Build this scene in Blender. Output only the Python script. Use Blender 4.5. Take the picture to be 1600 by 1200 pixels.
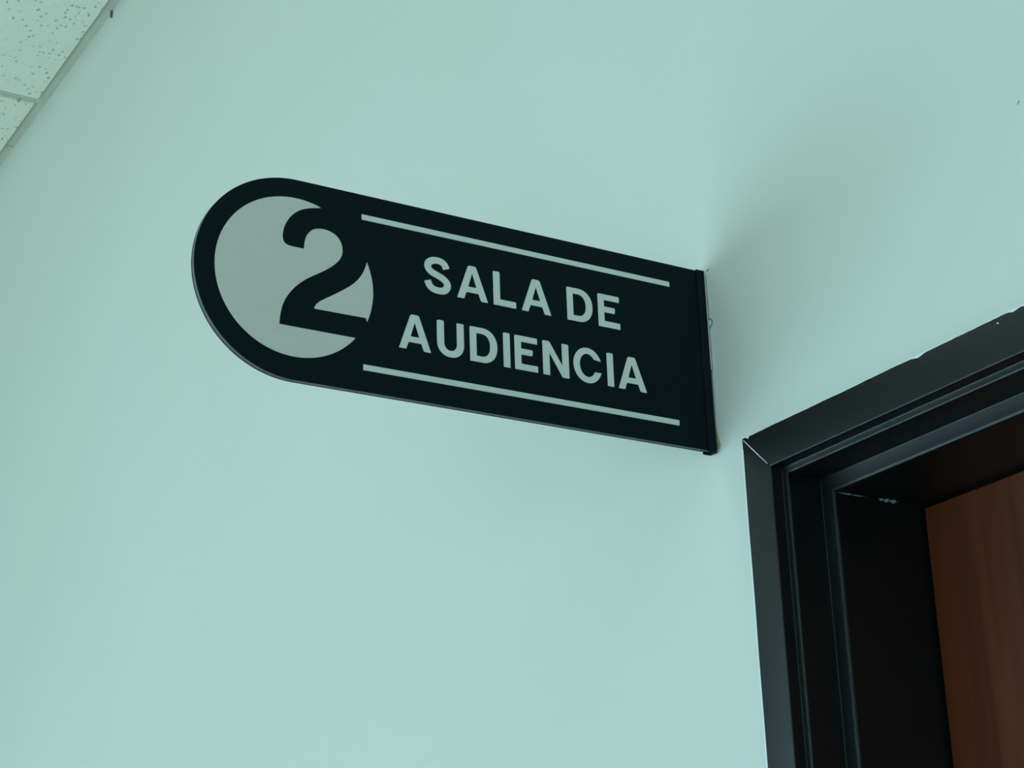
import bpy, bmesh, math, random
from mathutils import Vector, Matrix

random.seed(7)
scene = bpy.context.scene
for o in list(bpy.data.objects):
    bpy.data.objects.remove(o, do_unlink=True)
C = scene.collection

# ------------------------------------------------------------------ camera, world, light, exposure
Z0 = 2.24                                   # height of the sign's centre line above the floor
cam_d = bpy.data.cameras.new('camera')
cam_d.sensor_fit = 'HORIZONTAL'; cam_d.sensor_width = 36.0
cam_d.lens = 2951.9 * 36.0 / 1600.0
cam_d.clip_start = 0.02
cam = bpy.data.objects.new('camera', cam_d); C.objects.link(cam)
cam.location = (1.3088, -1.0182, Z0 - 0.6333)
cam.rotation_euler = (1.9288, 0.0308, 1.0329)
scene.camera = cam
scene.cycles.max_bounces = 5; scene.cycles.transparent_max_bounces = 4

world = bpy.data.worlds.new('sky'); scene.world = world
world.use_nodes = True
bg = world.node_tree.nodes['Background']
bg.inputs[0].default_value = (0.52, 0.86, 1.0, 1); bg.inputs[1].default_value = 0.8

def area_light(name, loc, rot, sx, sy, color, power):
    d = bpy.data.lights.new(name, 'AREA'); d.shape = 'RECTANGLE'; d.size = sx; d.size_y = sy
    d.color = color; d.energy = power
    o = bpy.data.objects.new(name, d); C.objects.link(o)
    o.location = loc; o.rotation_euler = rot
    return o
# daylight by the side window; unseen near window added to light the sign face
area_light('daylight_window_side', (-2.0, -2.93, 1.375), (math.radians(90), 0, 0), 3.6, 1.95, (0.545, 0.835, 1.0), 62)
area_light('added_window_fill', (2.6, -2.93, 1.375), (math.radians(90), 0, 0), 2.1, 1.95, (0.50, 0.765, 1.0), 54)  # added source on the right, brightens the sign's face

scene.view_settings.view_transform = 'Standard'
scene.view_settings.look = 'None'
scene.view_settings.gamma = 1.0
scene.view_settings.use_curve_mapping = False
scene.view_settings.exposure = 0.0

# ------------------------------------------------------------------ materials
def lin(r, g, b):
    f = lambda c: ((c/255 + 0.055)/1.055)**2.4 if c > 10 else c/255/12.92
    return (f(r), f(g), f(b), 1)

def mat(name, color, rough=0.5, spec=0.5, metal=0.0):
    m = bpy.data.materials.new(name); m.use_nodes = True
    b = m.node_tree.nodes['Principled BSDF']
    b.inputs['Base Color'].default_value = color if len(color) == 4 else (*color, 1)
    b.inputs['Roughness'].default_value = rough
    b.inputs['Specular IOR Level'].default_value = spec
    b.inputs['Metallic'].default_value = metal
    return m

def noise_color(m, c0, c1, scale, detail=4, stretch=(1, 1, 1), lo=0.35, hi=0.65):
    nt = m.node_tree; b = nt.nodes['Principled BSDF']
    tc = nt.nodes.new('ShaderNodeTexCoord'); mp = nt.nodes.new('ShaderNodeMapping')
    mp.inputs['Scale'].default_value = stretch
    n = nt.nodes.new('ShaderNodeTexNoise'); n.inputs['Scale'].default_value = scale; n.inputs['Detail'].default_value = detail
    r = nt.nodes.new('ShaderNodeValToRGB')
    r.color_ramp.elements[0].position = lo; r.color_ramp.elements[1].position = hi
    r.color_ramp.elements[0].color = (*c0[:3], 1); r.color_ramp.elements[1].color = (*c1[:3], 1)
    L = nt.links.new
    L(tc.outputs['Object'], mp.inputs['Vector']); L(mp.outputs['Vector'], n.inputs['Vector'])
    L(n.outputs['Fac'], r.inputs['Fac']); L(r.outputs['Color'], b.inputs['Base Color'])
    return n

def noise_bump(m, scale, strength, dist, detail=3, stretch=(1, 1, 1)):
    nt = m.node_tree; b = nt.nodes['Principled BSDF']
    tc = nt.nodes.new('ShaderNodeTexCoord'); mp = nt.nodes.new('ShaderNodeMapping')
    mp.inputs['Scale'].default_value = stretch
    n = nt.nodes.new('ShaderNodeTexNoise'); n.inputs['Scale'].default_value = scale; n.inputs['Detail'].default_value = detail
    bp = nt.nodes.new('ShaderNodeBump'); bp.inputs['Strength'].default_value = strength; bp.inputs['Distance'].default_value = dist
    L = nt.links.new
    L(tc.outputs['Object'], mp.inputs['Vector']); L(mp.outputs['Vector'], n.inputs['Vector'])
    L(n.outputs['Fac'], bp.inputs['Height']); L(bp.outputs['Normal'], b.inputs['Normal'])

M = {}
M['wall'] = mat('wall_paint', (0.80, 0.785, 0.68), 0.55, 0.3)
noise_color(M['wall'], (0.79, 0.78, 0.672), (0.815, 0.79, 0.69), 2.2, 1)
noise_bump(M['wall'], 160, 0.05, 0.001, 0)
M['floor'] = mat('floor_vinyl', (0.42, 0.42, 0.39), 0.35)
noise_color(M['floor'], (0.46, 0.45, 0.40), (0.54, 0.53, 0.48), 14, 2)
M['grid'] = mat('ceiling_grid_metal', (0.56, 0.58, 0.53), 0.45, 0.4)
noise_color(M['grid'], (0.62, 0.60, 0.50), (0.68, 0.66, 0.55), 9, 3)

def tile_material():
    m = mat('mineral_fibre_tile', (0.78, 0.80, 0.74), 0.9, 0.1)
    nt = m.node_tree; b = nt.nodes['Principled BSDF']; L = nt.links.new
    tc = nt.nodes.new('ShaderNodeTexCoord')
    mp = nt.nodes.new('ShaderNodeMapping'); mp.inputs['Scale'].default_value = (1.0, 1.6, 1.0)
    L(tc.outputs['Object'], mp.inputs['Vector'])
    # pinholes of two sizes, kept only where a broad noise allows
    v = nt.nodes.new('ShaderNodeTexVoronoi'); v.inputs['Scale'].default_value = 62
    n = nt.nodes.new('ShaderNodeTexNoise'); n.inputs['Scale'].default_value = 120; n.inputs['Detail'].default_value = 4
    L(mp.outputs['Vector'], n.inputs['Vector'])
    n3 = nt.nodes.new('ShaderNodeTexNoise'); n3.inputs['Scale'].default_value = 95; n3.inputs['Detail'].default_value = 2
    L(mp.outputs['Vector'], n3.inputs['Vector'])
    vs = nt.nodes.new('ShaderNodeVectorMath'); vs.operation = 'SCALE'; vs.inputs['Scale'].default_value = 0.014
    va = nt.nodes.new('ShaderNodeVectorMath'); va.operation = 'ADD'
    L(n3.outputs['Color'], vs.inputs[0]); L(vs.outputs['Vector'], va.inputs[0]); L(mp.outputs['Vector'], va.inputs[1])
    L(va.outputs['Vector'], v.inputs['Vector'])
    r1 = nt.nodes.new('ShaderNodeMapRange'); r1.inputs['From Min'].default_value = 0.12; r1.inputs['From Max'].default_value = 0.34
    L(v.outputs['Distance'], r1.inputs['Value'])
    sep = nt.nodes.new('ShaderNodeSeparateColor'); L(v.outputs['Color'], sep.inputs['Color'])
    gt = nt.nodes.new('ShaderNodeMath'); gt.operation = 'GREATER_THAN'; gt.inputs[1].default_value = 0.5
    L(sep.outputs['Red'], gt.inputs[0])
    mx = nt.nodes.new('ShaderNodeMath'); mx.operation = 'MAXIMUM'
    L(r1.outputs['Result'], mx.inputs[0]); L(gt.outputs['Value'], mx.inputs[1])
    r2 = nt.nodes.new('ShaderNodeMapRange'); r2.inputs['From Min'].default_value = 0.34; r2.inputs['From Max'].default_value = 0.44
    L(n.outputs['Fac'], r2.inputs['Value'])
    ml = nt.nodes.new('ShaderNodeMath'); ml.operation = 'MULTIPLY'
    L(mx.outputs['Value'], ml.inputs[0])
    mm = nt.nodes.new('ShaderNodeMapRange'); mm.inputs['To Min'].default_value = 0.86
    L(r2.outputs['Result'], mm.inputs['Value']); L(mm.outputs['Result'], ml.inputs[1])
    ramp = nt.nodes.new('ShaderNodeValToRGB')
    ramp.color_ramp.elements[0].color = (0.46, 0.44, 0.35, 1); ramp.color_ramp.elements[1].color = (0.96, 0.93, 0.79, 1)
    L(ml.outputs['Value'], ramp.inputs['Fac']); L(ramp.outputs['Color'], b.inputs['Base Color'])
    bp = nt.nodes.new('ShaderNodeBump'); bp.inputs['Strength'].default_value = 0.5; bp.inputs['Distance'].default_value = 0.002
    L(ml.outputs['Value'], bp.inputs['Height']); L(bp.outputs['Normal'], b.inputs['Normal'])
    return m
M['tile'] = tile_material()

M['panel'] = mat('black_sign_panel', (0.0004, 0.0078, 0.0108), 0.55, 0.10)
noise_bump(M['panel'], 900, 0.04, 0.0003, 2)
M['panel_edge'] = mat('charcoal_panel_edge', (0.075, 0.082, 0.085), 0.5, 0.4)
noise_color(M['panel_edge'], (0.10, 0.10, 0.10), (0.17, 0.165, 0.16), 60, 3)
M['bracket'] = mat('black_bracket', (0.0006, 0.0070, 0.0100), 0.5, 0.13)
noise_bump(M['bracket'], 500, 0.05, 0.0003, 2)
M['silver'] = mat('pale_grey_lettering', (0.64, 0.66, 0.61), 0.5, 0.4)
noise_color(M['silver'], (0.655, 0.64, 0.555), (0.67, 0.655, 0.57), 40, 3, (1, 1, 6))
M['lettering'] = mat('pale_green_grey_lettering', (0.72, 0.75, 0.66), 0.5, 0.4)
noise_color(M['lettering'], (0.70, 0.735, 0.64), (0.735, 0.765, 0.67), 60, 3)
M['frame'] = mat('black_frame_paint', (0.0028, 0.0034, 0.0034), 0.4, 0.55)
noise_bump(M['frame'], 35, 0.12, 0.0012, 3)
M['chip'] = mat('bare_pale_chip', (0.60, 0.62, 0.58), 0.7, 0.2)
noise_color(M['chip'], (0.90, 0.90, 0.88), (0.95, 0.95, 0.93), 300, 2)
M['old_caulk'] = mat('greyed_caulk', (0.20, 0.21, 0.19), 0.7, 0.2)
noise_color(M['old_caulk'], (0.10, 0.11, 0.10), (0.28, 0.29, 0.26), 220, 3)
M['tape'] = mat('white_mounting_tape', (0.58, 0.59, 0.56), 0.6, 0.2)
noise_color(M['tape'], (0.52, 0.53, 0.50), (0.64, 0.65, 0.62), 120, 2)
M['tape_shadow'] = mat('contact_shadow_grey', (0.30, 0.30, 0.27), 0.6, 0.2)  # grey that paints the contact shadow between bracket and wall
noise_color(M['tape_shadow'], (0.26, 0.26, 0.23), (0.34, 0.34, 0.31), 120, 2)
M['faint'] = mat('faint_blue_grey_mark', (0.34, 0.37, 0.36), 0.7, 0.2)
noise_color(M['faint'], (0.30, 0.33, 0.32), (0.42, 0.44, 0.42), 300, 2)
M['glue'] = mat('yellowed_glue', (0.36, 0.31, 0.13), 0.45, 0.4)
noise_color(M['glue'], (0.27, 0.24, 0.10), (0.46, 0.42, 0.24), 160, 3)
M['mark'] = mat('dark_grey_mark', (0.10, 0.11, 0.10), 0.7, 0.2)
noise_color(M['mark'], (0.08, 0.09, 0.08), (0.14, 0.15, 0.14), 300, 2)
M['groove_shade'] = mat('dark_groove_shade', (0.01, 0.01, 0.01), 0.8, 0.1)  # near-black for the painted shadow next to the bracket
noise_bump(M['groove_shade'], 200, 0.1, 0.0005)

def wood_material():
    m = mat('reddish_brown_veneer', (0.16, 0.045, 0.018), 0.4, 0.2)
    nt = m.node_tree; b = nt.nodes['Principled BSDF']; L = nt.links.new
    tc = nt.nodes.new('ShaderNodeTexCoord'); mp = nt.nodes.new('ShaderNodeMapping')
    mp.inputs['Scale'].default_value = (1, 1, 0.05)
    n = nt.nodes.new('ShaderNodeTexNoise'); n.inputs['Scale'].default_value = 55; n.inputs['Detail'].default_value = 8; n.inputs['Distortion'].default_value = 0.6
    L(tc.outputs['Object'], mp.inputs['Vector']); L(mp.outputs['Vector'], n.inputs['Vector'])
    r = nt.nodes.new('ShaderNodeValToRGB')
    r.color_ramp.elements[0].position = 0.3; r.color_ramp.elements[1].position = 0.72
    r.color_ramp.elements[0].color = (0.090, 0.018, 0.006, 1); r.color_ramp.elements[1].color = (0.145, 0.032, 0.010, 1)
    L(n.outputs['Fac'], r.inputs['Fac']); L(r.outputs['Color'], b.inputs['Base Color'])
    bp = nt.nodes.new('ShaderNodeBump'); bp.inputs['Strength'].default_value = 0.08; bp.inputs['Distance'].default_value = 0.0005
    L(n.outputs['Fac'], bp.inputs['Height']); L(bp.outputs['Normal'], b.inputs['Normal'])
    return m
M['wood'] = wood_material()
M['winframe'] = mat('window_frame_aluminium', (0.10, 0.11, 0.11), 0.4, 0.5)
noise_bump(M['winframe'], 90, 0.05, 0.0005)
def glass_material():
    m = bpy.data.materials.new('tinted_glass'); m.use_nodes = True
    nt = m.node_tree; nt.nodes.clear()
    out = nt.nodes.new('ShaderNodeOutputMaterial'); t = nt.nodes.new('ShaderNodeBsdfTransparent')
    g = nt.nodes.new('ShaderNodeBsdfGlossy'); g.inputs['Roughness'].default_value = 0.03
    t.inputs['Color'].default_value = (0.93, 1.0, 0.985, 1)
    fr = nt.nodes.new('ShaderNodeFresnel'); mix = nt.nodes.new('ShaderNodeMixShader')
    nt.links.new(fr.outputs[0], mix.inputs[0]); nt.links.new(t.outputs[0], mix.inputs[1]); nt.links.new(g.outputs[0], mix.inputs[2])
    nt.links.new(mix.outputs[0], out.inputs[0])
    return m
M['glass'] = glass_material()
def lamp_material(strength, color):
    m = mat('lamp_diffuser', (0.8, 0.8, 0.8), 0.5)
    b = m.node_tree.nodes['Principled BSDF']
    b.inputs['Emission Color'].default_value = (*color, 1); b.inputs['Emission Strength'].default_value = strength
    return m
LAMP_E = (3.2, 3.2, 3.2, 3.2); LAMP_C = (0.68, 0.95, 1.0)

# ------------------------------------------------------------------ mesh helpers
def obj(name, me, m, parent=None):
    o = bpy.data.objects.new(name, me); C.objects.link(o)
    if m is not None and len(me.materials) == 0:
        me.materials.append(m)
    if parent is not None:
        o.parent = parent
    return o
def empty(name, loc):
    o = bpy.data.objects.new(name, None); C.objects.link(o); o.location = loc
    o.empty_display_size = 0.05
    return o
def tag(o, label=None, cat=None, group=None, kind=None):
    if label: o['label'] = label
    if cat: o['category'] = cat
    if group: o['group'] = group
    if kind: o['kind'] = kind
    return o
def box_bm(bm, x0, x1, y0, y1, z0, z1):
    vs = [bm.verts.new(p) for p in ((x0,y0,z0),(x1,y0,z0),(x1,y1,z0),(x0,y1,z0),(x0,y0,z1),(x1,y0,z1),(x1,y1,z1),(x0,y1,z1))]
    for f in ((3,2,1,0),(4,5,6,7),(0,1,5,4),(1,2,6,5),(2,3,7,6),(3,0,4,7)):
        bm.faces.new([vs[i] for i in f])
def bm_mesh(bm, name):
    bmesh.ops.recalc_face_normals(bm, faces=bm.faces)
    me = bpy.data.meshes.new(name); bm.to_mesh(me); bm.free(); return me
def boxes(name, lst, m, parent=None, bevel=0.0, segs=2):
    bm = bmesh.new()
    for b in lst: box_bm(bm, *b)
    if bevel:
        bmesh.ops.bevel(bm, geom=bm.edges[:], offset=bevel, segments=segs, affect='EDGES', profile=0.5)
    return obj(name, bm_mesh(bm, name), m, parent)
def prism(name, loops, depth, m, parent=None, axis='SIGN', x=0.0, bevel=0.0):
    """filled flat outline (loops in metres, holes even-odd) with real thickness.
    axis SIGN: (a,b) -> (x, a, b), front towards +x. axis WALL: (a,b) -> (a, x, b), front towards -y."""
    cu = bpy.data.curves.new(name, 'CURVE'); cu.dimensions = '2D'; cu.fill_mode = 'BOTH'
    cu.extrude = depth/2 - bevel; cu.bevel_depth = bevel; cu.bevel_resolution = 1
    cu.offset = -bevel
    for lp in loops:
        sp = cu.splines.new('POLY'); sp.points.add(len(lp)-1); sp.use_cyclic_u = True
        for q, pt in zip(sp.points, lp): q.co = (pt[0], pt[1], 0, 1)
    t = bpy.data.objects.new('tmp_outline', cu); C.objects.link(t)
    dg = bpy.context.evaluated_depsgraph_get(); dg.update()
    me = bpy.data.meshes.new_from_object(t.evaluated_get(dg)); me.name = name
    bpy.data.objects.remove(t, do_unlink=True); bpy.data.curves.remove(cu)
    me.materials.clear()
    if axis == 'SIGN':     # local z -> +x, local x -> y (a), local y -> z (b)
        R = Matrix(((0,0,1,x - depth/2),(1,0,0,0),(0,1,0,0),(0,0,0,1)))
    else:                  # local z -> -y
        R = Matrix(((1,0,0,0),(0,0,-1,x + depth/2),(0,1,0,0),(0,0,0,1)))
    me.transform(R); me.update()
    return obj(name, me, m, parent)
def catmull(pts, n=6, closed=False):
    out = []; N = len(pts)
    for i in range(N if closed else N-1):
        p = [pts[(i+k) % N] if closed else pts[min(max(i+k, 0), N-1)] for k in (-1, 0, 1, 2)]
        for j in range(n):
            t = j/n
            out.append(tuple(0.5*((2*p[1][d]) + (-p[0][d]+p[2][d])*t + (2*p[0][d]-5*p[1][d]+4*p[2][d]-p[3][d])*t*t
                                  + (-p[0][d]+3*p[1][d]-3*p[2][d]+p[3][d])*t**3) for d in (0, 1)))
    if not closed: out.append(tuple(pts[-1]))
    return out
def round_poly(pts, rad, seg=4):
    """pts: (x, y, r) ; rounds each corner by its own r"""
    out = []; N = len(pts)
    for i in range(N):
        p = Vector(pts[i][:2]); r = pts[i][2] if len(pts[i]) > 2 else rad
        a = Vector(pts[i-1][:2]) - p; b = Vector(pts[(i+1) % N][:2]) - p
        r = min(r, a.length*0.45, b.length*0.45)
        if r <= 0: out.append(tuple(p)); continue
        s = p + a.normalized()*r; e = p + b.normalized()*r
        for k in range(seg+1):
            t = k/seg
            q = s*(1-t)**2 + p*2*t*(1-t) + e*t*t
            out.append(tuple(q))
    return out

# ------------------------------------------------------------------ the room shell
WY = 0.003                        # room side of the wall that carries the sign
XD, ZD, FW = 0.0545, Z0 - 0.0965, 0.0358    # outer corner of the door frame, its face width
XD2 = XD + 1.06
ZC = Z0 + 1.3632
X0, X1, Y1 = -7.2, 4.6, -2.85
FY = -0.012                       # front of the door frame

wall = boxes('wall_back', [(X0, XD+0.02, WY, WY+0.2, 0, ZC+0.1),
                           (XD2-0.02, X1, WY, WY+0.2, 0, ZC+0.1),
                           (XD+0.02, XD2-0.02, WY, WY+0.2, ZD-0.02, ZC+0.1)], M['wall'])
tag(wall, 'pale teal painted wall behind the projecting sign', kind='structure')
fl = boxes('floor', [(X0, X1, Y1-0.2, WY+0.6, -0.1, 0.0)], M['floor']); tag(fl, 'grey vinyl hallway floor', kind='structure')
# opposite wall with two window openings, the near one added for its light
WIN = [(-3.8, -0.2, 0.4, 2.35), (1.55, 3.65, 0.4, 2.35)]
pieces = []
xs = [X0] + [v for w in WIN for v in w[:2]] + [X1]
for i in range(0, len(xs), 2): pieces.append((xs[i], xs[i+1], Y1-0.15, Y1, 0, ZC+0.1))
for (a, b, c, d) in WIN:
    pieces.append((a, b, Y1-0.15, Y1, 0, c)); pieces.append((a, b, Y1-0.15, Y1, d, ZC+0.1))
wf = boxes('wall_front', pieces, M['wall']); tag(wf, 'painted wall opposite the sign with wide windows, the near one added', kind='structure')
wl = boxes('wall_left', [(X0-0.15, X0, Y1-0.15, WY+0.2, 0, ZC+0.1)], M['wall']); tag(wl, 'far end wall of the hallway', kind='structure')
wr = boxes('wall_right', [(X1, X1+0.15, Y1-0.15, WY+0.2, 0, ZC+0.1)], M['wall']); tag(wr, 'near end wall of the hallway', kind='structure')
for n, (a, b, c, d) in enumerate(WIN):
    w = empty('window_%d' % (n+1), ((a+b)/2, Y1-0.08, c)); tag(w, 'unseen wide window with dark metal frame in the opposite wall', kind='structure')
    def wb(name, x0, x1, z0, z1, y0=-0.03, y1=0.03, m=M['winframe']):
        o = boxes(name, [(x0-(a+b)/2, x1-(a+b)/2, y0, y1, z0-c, z1-c)], m, w); return o
    wb('frame_rail', a, b, c, c+0.05); wb('frame_rail', a, b, d-0.05, d)
    k = max(2, round((b-a)/1.05)); st = (b-a)/k
    for i in range(k+1):
        xx = a + i*st
        wb('mullion', max(a, xx-0.025), min(b, xx+0.025), c+0.05, d-0.05)
    for i in range(k):
        wb('pane', a+i*st+0.025, a+(i+1)*st-0.025, c+0.05, d-0.05, -0.003, 0.003, M['glass'])

# suspended ceiling: slab, grid bars, dropped-edge tiles, wall angle
ceil = boxes('ceiling', [(X0, X1, Y1-0.15, WY+0.2, ZC+0.1, ZC+0.2)], M['wall']); tag(ceil, 'suspended tile ceiling above the hallway', kind='structure')
MOD = 0.61; GX = -2.211; GY = 0.0
gx = [GX + MOD*k for k in range(-9, 13) if X0 < GX + MOD*k < X1]
gy = [GY - MOD*k for k in range(1, 5)]
for x in gx:
    boxes('grid_bar', [(x-0.012, x+0.012, Y1, WY-0.0245, ZC, ZC+0.004), (x-0.002, x+0.002, Y1, WY-0.0245, ZC+0.004, ZC+0.04)], M['grid'], ceil)
for y in gy:
    segs = [X0] + gx + [X1]
    boxes('grid_bar', [(segs[i]+0.0125, segs[i+1]-0.0125, y-0.012, y+0.012, ZC, ZC+0.004) for i in range(len(segs)-1)], M['grid'], ceil)
def tile_mesh(x0, x1, y0, y1):
    bm = bmesh.new()
    box_bm(bm, x0, x1, y0, y1, -0.007, 0.014)
    bm.edges.ensure_lookup_table()
    es = [e for e in bm.edges if all(v.co.z < 0 for v in e.verts)]
    bmesh.ops.bevel(bm, geom=es, offset=0.0012, segments=2, affect='EDGES')
    return bm_mesh(bm, 'ceiling_tile')
LAMPS = {(round(gx[i], 3), 1) for i in (4, 10, 14, 17)}
cache = {}
cols = [X0] + gx + [X1]; rows = [WY] + gy + [Y1]
lamp_spots = []
for i in range(len(cols)-1):
    for j in range(len(rows)-1):
        xa, xb, ya, yb = cols[i], cols[i+1], rows[j+1], rows[j]
        if (round(xa, 3), j-1) in LAMPS:
            lamp_spots.append(((xa+xb)/2, (ya+yb)/2)); continue
        mx, my = 0.0135, 0.0135
        hx = (xb-xa)/2 - mx
        y_lo = ya + my; y_hi = yb - (0.0225 if j == 0 else my)
        key = (round(hx, 3), round(y_hi-y_lo, 3))
        if key not in cache: cache[key] = tile_mesh(-hx, hx, -(y_hi-y_lo)/2, (y_hi-y_lo)/2); cache[key].materials.append(M['tile'])
        t = obj('ceiling_tile', cache[key], None, ceil)
        t.location = ((xa+xb)/2, (y_lo+y_hi)/2, ZC)
# wall angle along the sign wall, in two lengths with a joint
tr = empty('trim_1', (0, WY, ZC)); tag(tr, 'thin pale wall angle where the ceiling meets the wall', kind='structure')
boxes('wall_angle', [(X0, -2.4445, -0.024, -0.0002, 0.0, 0.002), (X0, -2.4445, -0.002, -0.0002, 0.002, 0.028)], M['grid'], tr)
boxes('wall_angle', [(-2.4405, X1, -0.024, -0.0002, -0.0006, 0.0014), (-2.4405, X1, -0.002, -0.0002, 0.0014, 0.028)], M['grid'], tr)

def ceiling_lamp(x, y, n):
    e = empty('ceiling_light', (x, y, ZC))
    tag(e, 'square flush ceiling light panel, %s along the hallway' % ['first', 'second', 'third', 'fourth'][n], 'lamp', 'hallway ceiling lights')
    h = MOD/2 - 0.0135
    boxes('lamp_frame', [(-h, h, h-0.02, h, -0.006, 0.03), (-h, h, -h, -h+0.02, -0.006, 0.03),
                         (-h, -h+0.02, -h+0.02, h-0.02, -0.006, 0.03), (h-0.02, h, -h+0.02, h-0.02, -0.006, 0.03)], M['grid'], e)
    boxes('diffuser', [(-h+0.02, h-0.02, -h+0.02, h-0.02, -0.003, 0.004)], lamp_material(LAMP_E[n], LAMP_C), e)
for n, (x, y) in enumerate(sorted(lamp_spots)): ceiling_lamp(x, y, n)

# ------------------------------------------------------------------ the door and its black painted frame
door = empty('door_1', ((XD+XD2)/2, WY, 0)); tag(door, 'reddish-brown wooden door deep in a black painted frame', kind='structure')
DO = Vector(((XD+XD2)/2, WY, 0))
W1 = FW + 0.007; W2 = FW + 0.0232
LEAF_Y = 0.138
prof = [(0.0, WY-0.0002, 0), (0.0, FY, 0.0003), (FW, FY, 0.0016), (FW, 0.0006, 0.0012), (W1, 0.0006, 0.0022),
        (W1, 0.0372, 0.0012), (W2, 0.0372, 0.0035), (W2, 0.192, 0), (0.021, 0.192, 0), (0.021, WY-0.0002, 0)]
P = round_poly(prof, 0, 4)
P = [q for i, q in enumerate(P) if (Vector(q) - Vector(P[i-1])).length > 1e-6]
def frame_piece(name, path):
    bm = bmesh.new()
    A = [bm.verts.new(Vector(path(o, y, 0)) - DO) for o, y in P]
    B = [bm.verts.new(Vector(path(o, y, 1)) - DO) for o, y in P]
    n = len(P)
    for i in range(n):
        bm.faces.new((A[i], A[(i+1) % n], B[(i+1) % n], B[i]))
    bm.faces.new(A); bm.faces.new(list(reversed(B)))
    bmesh.ops.recalc_face_normals(bm, faces=bm.faces)
    me = bpy.data.meshes.new(name); bm.to_mesh(me); bm.free()
    for f in me.polygons: f.use_smooth = len(f.vertices) == 4
    o = obj(name, me, M['frame'], door)
    me.set_sharp_from_angle(angle=math.radians(24))
    return o
G = 0.0002
jamb_l = frame_piece('frame_jamb', lambda o, y, e: (XD+o, y, (ZD-o-G)*e))
jamb_r = frame_piece('frame_jamb', lambda o, y, e: (XD2-o, y, (ZD-o-G)*e))
head = frame_piece('frame_head', lambda o, y, e: ((XD+o+G, XD2-o-G)[e], y, ZD-o))
leaf = boxes('door_leaf', [(XD+W2+0.003-DO.x, XD2-W2-0.003-DO.x, LEAF_Y-DO.y, LEAF_Y+0.044-DO.y, 0.008, ZD-W2-0.003)], M['wood'], door, 0.001, 1)

def on_frame(name, pts, depth, y, m, parent):
    """flat irregular patch on a surface facing the room, pts in world x,z"""
    return prism(name, [[(x-DO.x, z) for x, z in pts]], depth, m, parent, 'WALL', y - depth - DO.y)
# ragged sliver of wall paint along the upper edge of the head, with wider chips
def ragged(x0, x1, base, amp, seed, bumps=()):
    r = random.Random(seed); up = []; lo = []
    n = int((x1-x0)/0.004)
    w = base
    for i in range(n+1):
        x = x0 + (x1-x0)*i/n
        w += r.uniform(-1, 1)*amp*0.5; w = max(0.0002, min(base+amp, w))
        e = sum(h*math.exp(-((x-c)/s)**2) for c, s, h in bumps)
        up.append((x, ZD - 0.0001)); lo.append((x, ZD - w - e))
    return up + lo[::-1]
on_frame('paint_edge', ragged(XD+0.012, XD2-0.01, 0.0005, 0.0003, 3, ((0.2835, 0.005, 0.0018), (0.388, 0.004, 0.0016), (0.402, 0.003, 0.002))), 0.0003, FY, M['chip'], head)
on_frame('paint_chip', [(0.0605, ZD+0.0000), (0.0655, ZD+0.0001), (0.0640, ZD-0.0011), (0.0630, ZD-0.0022), (0.0612, ZD-0.0012)], 0.0004, FY, M['chip'], head)
on_frame('paint_chip', [(0.3702, ZD-0.0052), (0.3710, ZD-0.0044), (0.3718, ZD-0.0051), (0.3711, ZD-0.0061)], 0.0004, FY, M['chip'], head)
on_frame('paint_chip', [(0.276, ZD-0.0002), (0.290, ZD-0.0002), (0.2855, ZD-0.0016), (0.2822, ZD-0.0022), (0.2800, ZD-0.0014)], 0.0005, FY, M['chip'], head)
# filler showing along the mitre
d45 = 0.0004
on_frame('mitre_filler', [(XD+0.002, ZD-0.002+d45), (XD+0.002, ZD-0.002-d45), (XD+0.0175, ZD-0.0175-d45*1.5), (XD+0.0325, ZD-0.0325-d45*0.6), (XD+0.0325, ZD-0.0325+d45*0.6), (XD+0.0175, ZD-0.0175+d45*1.2)], 0.0003, FY, M['chip'], head)
# thin bead of wall paint along the outer edge of the left jamb
bead = [(XD-0.0012, 0.02), (XD+0.0002, 0.02)] + [(XD+0.0004+0.0002*math.sin(i*1.7), 0.02+(ZD-0.03)*i/60) for i in range(61)] + [(XD-0.0012, ZD-0.01)]
on_frame('paint_edge', bead, 0.0006, FY+0.0003, M['chip'], jamb_l)
# crumbled caulk in the inner corner between jamb and head, behind the stop
zs = ZD - W2
def corner_caulk(y0, y1, seed, w):
    r = random.Random(seed); bm = bmesh.new(); n = max(3, int((y1-y0)/0.0025)); ring = []
    for i in range(n+1):
        y = y0 + (y1-y0)*i/n; a = w*r.uniform(0.3, 1.2)*math.sin(math.pi*(i+0.5)/(n+1))
        x = XD+W2
        ring.append([bm.verts.new(Vector(q) - DO) for q in ((x-0.0003, y, zs-a*0.6), (x+a*0.6, y, zs-a*0.5), (x+a, y, zs+0.0003), (x-0.0003, y, zs+0.0003))])
    for i in range(n):
        for k in range(4):
            bm.faces.new((ring[i][k], ring[i][(k+1) % 4], ring[i+1][(k+1) % 4], ring[i+1][k]))
    bm.faces.new(ring[0]); bm.faces.new(ring[-1][::-1])
    return obj('corner_caulk', bm_mesh(bm, 'corner_caulk'), M['old_caulk'], head)
corner_caulk(0.041, 0.075, 5, 0.0017)
corner_caulk(0.088, 0.110, 8, 0.0048)

# ------------------------------------------------------------------ the projecting sign
L_, R_ = 0.5118, 0.0900
sg = empty('projecting_sign', (0, WY, Z0))
tag(sg, 'black round-ended sign projecting from the wall, reading 2 SALA DE AUDIENCIA', 'sign')
def S(u, v): return (-u/1000.0 - WY, v/1000.0)       # sign millimetres (u out from the wall, v up) -> local y, z
def outline(u_in, inset, n=64):
    r = R_*1000 - inset; uc = (L_-R_)*1000
    pts = [(u_in, -r), (u_in, r)]
    pts += [(uc + r*math.sin(math.pi*i/n), r*math.cos(math.pi*i/n)) for i in range(n+1)]
    return [S(*q) for q in pts]
T = 0.006
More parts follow.
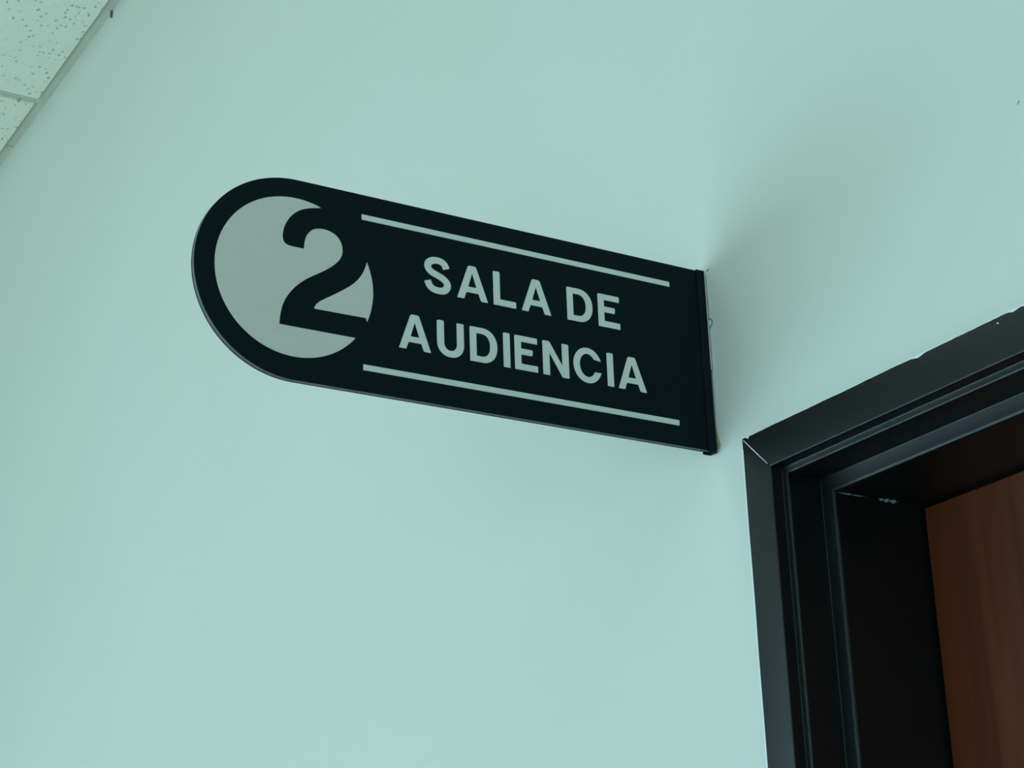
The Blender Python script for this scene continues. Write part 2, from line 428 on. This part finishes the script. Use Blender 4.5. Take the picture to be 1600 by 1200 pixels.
# back plate, core showing at the edge, thin face
face = prism('face_panel', [outline(4, 0)], 0.0004, M['panel'], sg, 'SIGN', 0.0)
core = prism('panel_core', [outline(4, 0.05)], 0.0040, M['panel_edge'], sg, 'SIGN', -0.0004)
back = prism('back_panel', [outline(4, 0.0)], 0.0016, M['panel'], sg, 'SIGN', -0.0044)
tag(core, 'charcoal grey edge of the sign panel')
# channel bracket that holds the sign against the wall
bx = []
y_of = lambda u: -u/1000.0 - WY
def bb(u0, u1, x0, x1, v0, v1): return (x0, x1, y_of(u1), y_of(u0), v0/1000.0, v1/1000.0)
br = boxes('mounting_bracket', [bb(0, 3.4, -0.0078, 0.0018, -91.8, 90.6), bb(3.4, 9.2, 0.0003, 0.0018, -91.8, 90.6), bb(3.4, 9.2, -0.0078, -0.0063, -91.8, 90.6)], M['bracket'], sg, 0.0003, 2)
gk = boxes('groove_shadow', [bb(9.2, 11.2, 0.0, 0.0001, -89.8, 90.0)], M['groove_shade'], sg)  # dark strip on the face painting the shadow beside the bracket flange
tp = boxes('mounting_tape', [(-0.0068, 0.0014, -0.0029, -0.0016, -0.010, 0.0885)], M['tape'], sg, 0.0003, 2)
tg = boxes('contact_shadow_strip', [(-0.0068, 0.0011, -0.0016, -0.0001, -0.010, 0.0860)], M['tape_shadow'], sg, 0.0003, 2)  # rear strip coloured as the shadow where the tape meets the wall
tag(tp, 'white double-sided tape between bracket and wall')

LT = 0.0004; LX = 0.0003
def sign_art(name, loops, label=None, m='lettering'):
    o = prism(name, [[S(*q) for q in lp] for lp in loops], LT, M[m], sg, 'SIGN', LX)
    if label: o['label'] = label
    return o
# rules above and below the lettering
sign_art('rule_line', [round_poly([(361.8, 71.4), (361.8, 66.4), (40.8, 66.7), (40.8, 71.7)], 0.3, 2)])
sign_art('rule_line', [round_poly([(360.8, -65.8), (360.8, -71.0), (39.5, -70.7), (39.5, -65.5)], 0.3, 2)])
# the disc with the numeral 2 cut out of it
DC, DR = (422.9, 1.4), 71.3
def ang(q): return math.atan2(q[1]-DC[1], -(q[0]-DC[0]))     # to the right is 0
def arc(q0, q1, n):
    a0, a1 = ang(q0), ang(q1)
    while a1 > a0: a1 -= 2*math.pi                            # clockwise
    return [(DC[0] - DR*math.cos(a0+(a1-a0)*i/n), DC[1] + DR*math.sin(a0+(a1-a0)*i/n)) for i in range(1, n)]
t1 = catmull([(400.0, 68.7), (406.9, 67.2), (414.6, 64.8), (420.6, 61.6), (426.2, 56.7), (430.6, 50.6), (433.6, 43.7), (434.8, 37.0), (434.4, 32.4), (432.3, 29.3), (427.6, 28.0), (415.4, 27.8)])
t2 = catmull([(415.4, 27.8), (414.9, 33.7), (413.4, 39.4), (410.7, 44.0), (406.8, 47.3), (401.5, 49.2), (395.1, 49.4), (389.2, 47.9), (384.5, 45.0), (381.4, 40.5), (380.0, 35.1), (380.4, 29.5), (382.9, 24.2), (388.2, 18.3), (394.8, 13.0),
              (403.6, 7.1), (412.0, 1.6), (419.2, -4.3), (425.6, -11.2), (431.0, -19.2), (434.4, -27.4), (436.1, -35.6), (436.8, -43.6)])
tip = (367.9, -43.7)
main = t1[:-1] + t2 + [tip] + arc(tip, t1[0], 90)
sign_art('numeral_disc', [main], 'pale grey disc from which a bold numeral 2 is cut', 'silver')
r1 = catmull([(357.0, 27.4), (359.0, 21.0), (362.1, 14.6), (366.3, 8.8), (371.1, 3.9), (377.2, -0.9), (385.9, -7.0), (394.7, -12.8), (400.7, -16.9), (404.0, -20.3), (405.7, -23.4)])
right = r1 + [(404.9, -24.3), (358.2, -23.9), (357.1, -27.4), (354.4, -20.3), (352.3, -11.1), (351.3, -2.2), (351.6, 7.2), (352.9, 14.6), (354.9, 21.8)]
k = right.index((357.1, -27.4))
right = right[:k] + catmull(right[k:] + [right[0]], 5)[:-1]
sign_art('numeral_disc', [right], 'pale grey sliver of the disc inside the foot of the numeral 2', 'silver')

# lettering, millimetres; x grows to the reader's right, baseline at 0, capitals 32.2 high
H = 32.2; RT = 1.3; RB = 0.35
def g_A():
    return [round_poly([(-15.4, 0, RB), (-3.9, H, 1.8), (3.9, H, 1.8), (15.4, 0, RB), (8.5, 0, 1.2), (6.1, 6.6, 0.5), (-6.1, 6.6, 0.5), (-8.5, 0, RB)], RB),
            round_poly([(0, 25.1), (4.2, 12.0), (-4.2, 12.0)], 0.25, 2)]
def g_L(): return [round_poly([(0, 0, RB), (0, H, RT), (6.8, H, RT), (6.8, 6.0, 0.3), (23.0, 6.0, 0.6), (23.0, 0, RB)], RB)]
def g_I(): return [round_poly([(0, 0, RB), (0, H, 1.6), (6.8, H, RT), (6.8, 0, RB)], RB)]
def g_E():
    return [round_poly([(0, 0, RB), (0, H, 1.6), (23.4, H, 0.9), (23.4, H-5.6, 0.5), (6.7, H-5.6, 0.3), (6.7, 20.2, 0.3), (18.6, 20.2, 1.5), (18.2, 14.6, 1.5), (6.7, 14.6, 0.3), (6.7, 5.9, 0.3), (23.5, 5.9, 0.6), (23.5, 0, RB)], RB)]
def g_N():
    return [round_poly([(0, 0, RB), (0, H, 1.5), (7.2, H, 1.2), (20.2, 11.0, 0.2), (20.2, H, 1.0), (27.2, H, 1.3), (27.2, 0, RB), (20.2, 0, 0.6), (7.0, 21.4, 0.2), (7.0, 0, RB)], RB)]
def sup(cx, cy, rx, ry, a0, a1, n=18, e=2.0):
    out = []
    for i in range(n+1):
        a = math.radians(a0 + (a1-a0)*i/n); c, s = math.cos(a), math.sin(a)
        out.append((cx + rx*math.copysign(abs(c)**(2/e), c), cy + ry*math.copysign(abs(s)**(2/e), s)))
    return out
def g_D():
    o = [(12.6, 0), (0.3, 0), (0, 0.3)] + round_poly([(0, 4, 0), (0, H, 1.5), (6, H, 0)], 0)
    o += sup(12.6, H/2, 14.8, H/2, 90, -90, 26, 2.15)
    i = [(6.6, 5.6), (6.6, H-5.6)] + sup(12.0, H/2, 8.2, H/2-5.6, 90, -90, 22, 2.2)
    return [o, i]
def g_U():
    o = round_poly([(0, 14, 0), (0, H, 1.8), (6.9, H, 1.3), (6.9, 14, 0)], 0)
    o += sup(13.15, 12.8, 6.3, 7.4, 180, 360, 20, 2.2)
    o += round_poly([(19.4, 14, 0), (19.4, H, 0.8), (26.4, H, 0.9), (26.4, 14, 0)], 0)
    o += sup(13.2, 12.6, 13.2, 13.2, 0, -180, 30, 2.15)
    return [o]
def g_C():
    cx, cy = 15.1, 16.1
    o = sup(cx, cy, 15.1, 16.9, 20, 342, 48) 
    i = sup(cx, cy, 8.4, 11.1, 331, 37, 40)
    return [round_poly([(x, y, 0.0) for x, y in o] + [(x, y, 0.0) for x, y in i], 0)]
def g_S():
    c = catmull([(22.0, 23.9), (20.3, 27.8), (17.0, 30.0), (13.1, 30.5), (8.6, 29.8), (4.6, 27.0), (3.7, 23.6), (5.6, 20.0), (9.6, 17.8), (14.0, 16.2), (18.6, 14.2), (22.2, 11.0), (22.7, 7.4), (20.4, 3.8), (16.6, 2.4), (12.4, 2.3), (8.0, 3.4), (4.9, 6.2), (3.3, 10.2)], 5)
    lf, rt = [], []
    for i, q in enumerate(c):
        a = Vector(c[max(0, i-1)]); b = Vector(c[min(len(c)-1, i+1)]); d = (b-a).normalized(); n = Vector((-d.y, d.x))
        hw = 3.05 + 0.3*abs(d.y)
        lf.append(tuple(Vector(q)+n*hw)); rt.append(tuple(Vector(q)-n*hw))
    return [lf + rt[::-1]]
GL = dict(A=g_A, L=g_L, I=g_I, E=g_E, N=g_N, D=g_D, U=g_U, C=g_C, S=g_S)
def letter(ch, u, base):
    loops = [[(u - x, base + y) for x, y in lp] for lp in GL[ch]()]
    sign_art('letter', loops, 'pale grey capital letter ' + ch)
for ch, u in (('S', 302.0), ('A', 254.2), ('L', 233.0), ('A', 188.8), ('D', 156.3), ('E', 122.8)):
    letter(ch, u, 12.4)
for ch, u in (('A', 311.8), ('U', 290.4), ('D', 258.1), ('I', 224.6), ('E', 213.1), ('N', 184.2), ('C', 152.1), ('I', 116.2), ('A', 89.1)):
    letter(ch, u, -44.7)

# ------------------------------------------------------------------ small things on the wall
def wall_patch(name, pts, depth, m, label, cat):
    o = prism(name, [[(x/1000.0, z/1000.0) for x, z in pts]], depth, m, None, 'WALL', 0.0)
    o.location = (0, WY - depth, Z0); tag(o, label, cat); return o
g = catmull([(-3.5, -52), (-1.6, -57.3), (-0.3, -65.9), (1.4, -73.9), (3.4, -80.5), (4.4, -84.5), (2.6, -87.6), (-1.8, -87.2), (-5, -86), (-5.5, -70)], 5, True)
wall_patch('adhesive_residue', g, 0.0011, M['glue'], "yellowed glue smear on the wall beside the sign bracket's lower end", 'glue')
# curled flake of paint beside the bracket
bm = bmesh.new(); grid = []
for i in range(9):
    a = math.pi*i/8; row = []
    for j in range(5):
        t = j/4
        rr = 0.0108*math.sin(a)
        row.append(bm.verts.new((-0.0040 + rr*t, -0.0004 - 0.0008*math.sin(a)*t*t, 0.0150*(i/8-0.5)*-1)))
    grid.append(row)
for i in range(8):
    for j in range(4): bm.faces.new((grid[i][j], grid[i+1][j], grid[i+1][j+1], grid[i][j+1]))
bmesh.ops.remove_doubles(bm, verts=bm.verts, dist=1e-5)
bmesh.ops.solidify(bm, geom=bm.faces[:], thickness=0.0005)
fk = obj('paint_flake', bm_mesh(bm, 'paint_flake'), M['chip']); fk.location = (0, WY, Z0+0.0370)
bm = bmesh.new(); rings = []  # dark tube painting the shadow along the flake's outer edge
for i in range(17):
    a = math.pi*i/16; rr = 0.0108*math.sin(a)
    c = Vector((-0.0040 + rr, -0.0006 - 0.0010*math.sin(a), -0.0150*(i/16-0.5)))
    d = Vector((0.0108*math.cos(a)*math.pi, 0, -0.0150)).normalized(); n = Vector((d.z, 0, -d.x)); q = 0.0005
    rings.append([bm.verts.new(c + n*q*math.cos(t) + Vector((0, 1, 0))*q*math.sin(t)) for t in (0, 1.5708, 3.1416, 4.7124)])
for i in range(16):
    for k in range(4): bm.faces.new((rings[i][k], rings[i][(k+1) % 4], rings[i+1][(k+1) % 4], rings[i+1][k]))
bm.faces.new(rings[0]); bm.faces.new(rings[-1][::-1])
ce = obj('flake_shadow_rim', bm_mesh(bm, 'flake_shadow_rim'), M['mark'], fk); ce['label'] = 'dark rim painted as shadow along the edge of the flake'
tag(fk, 'small curled white paint flake beside the upper sign bracket', 'paint flake')
wall_patch('scuff_mark', [(1.6, 89.9), (2.6, 90.0), (6.2, 91.6), (5.4, 92.0), (3.0, 91.2)], 0.0003, M['mark'], "tiny dark scratch on the wall at the bracket's top corner", 'scratch')
wall_patch('scuff_mark', [(405.6, 71.6), (407.2, 73.9), (409.2, 74.1), (408.2, 72.4)], 0.0003, M['faint'], 'faint small scuff on the wall high above the door frame', 'scuff')
cl = boxes('hanging_sliver', [(-0.003, 0.003, -0.0012, 0.0008, -0.0150, 0.0)], M['mark'], None, 0.0006, 2)
cl.location = (-1.8050, WY-0.0022, ZC-0.0006); tag(cl, 'tiny dark sliver sticking out at the ceiling edge', 'clip')
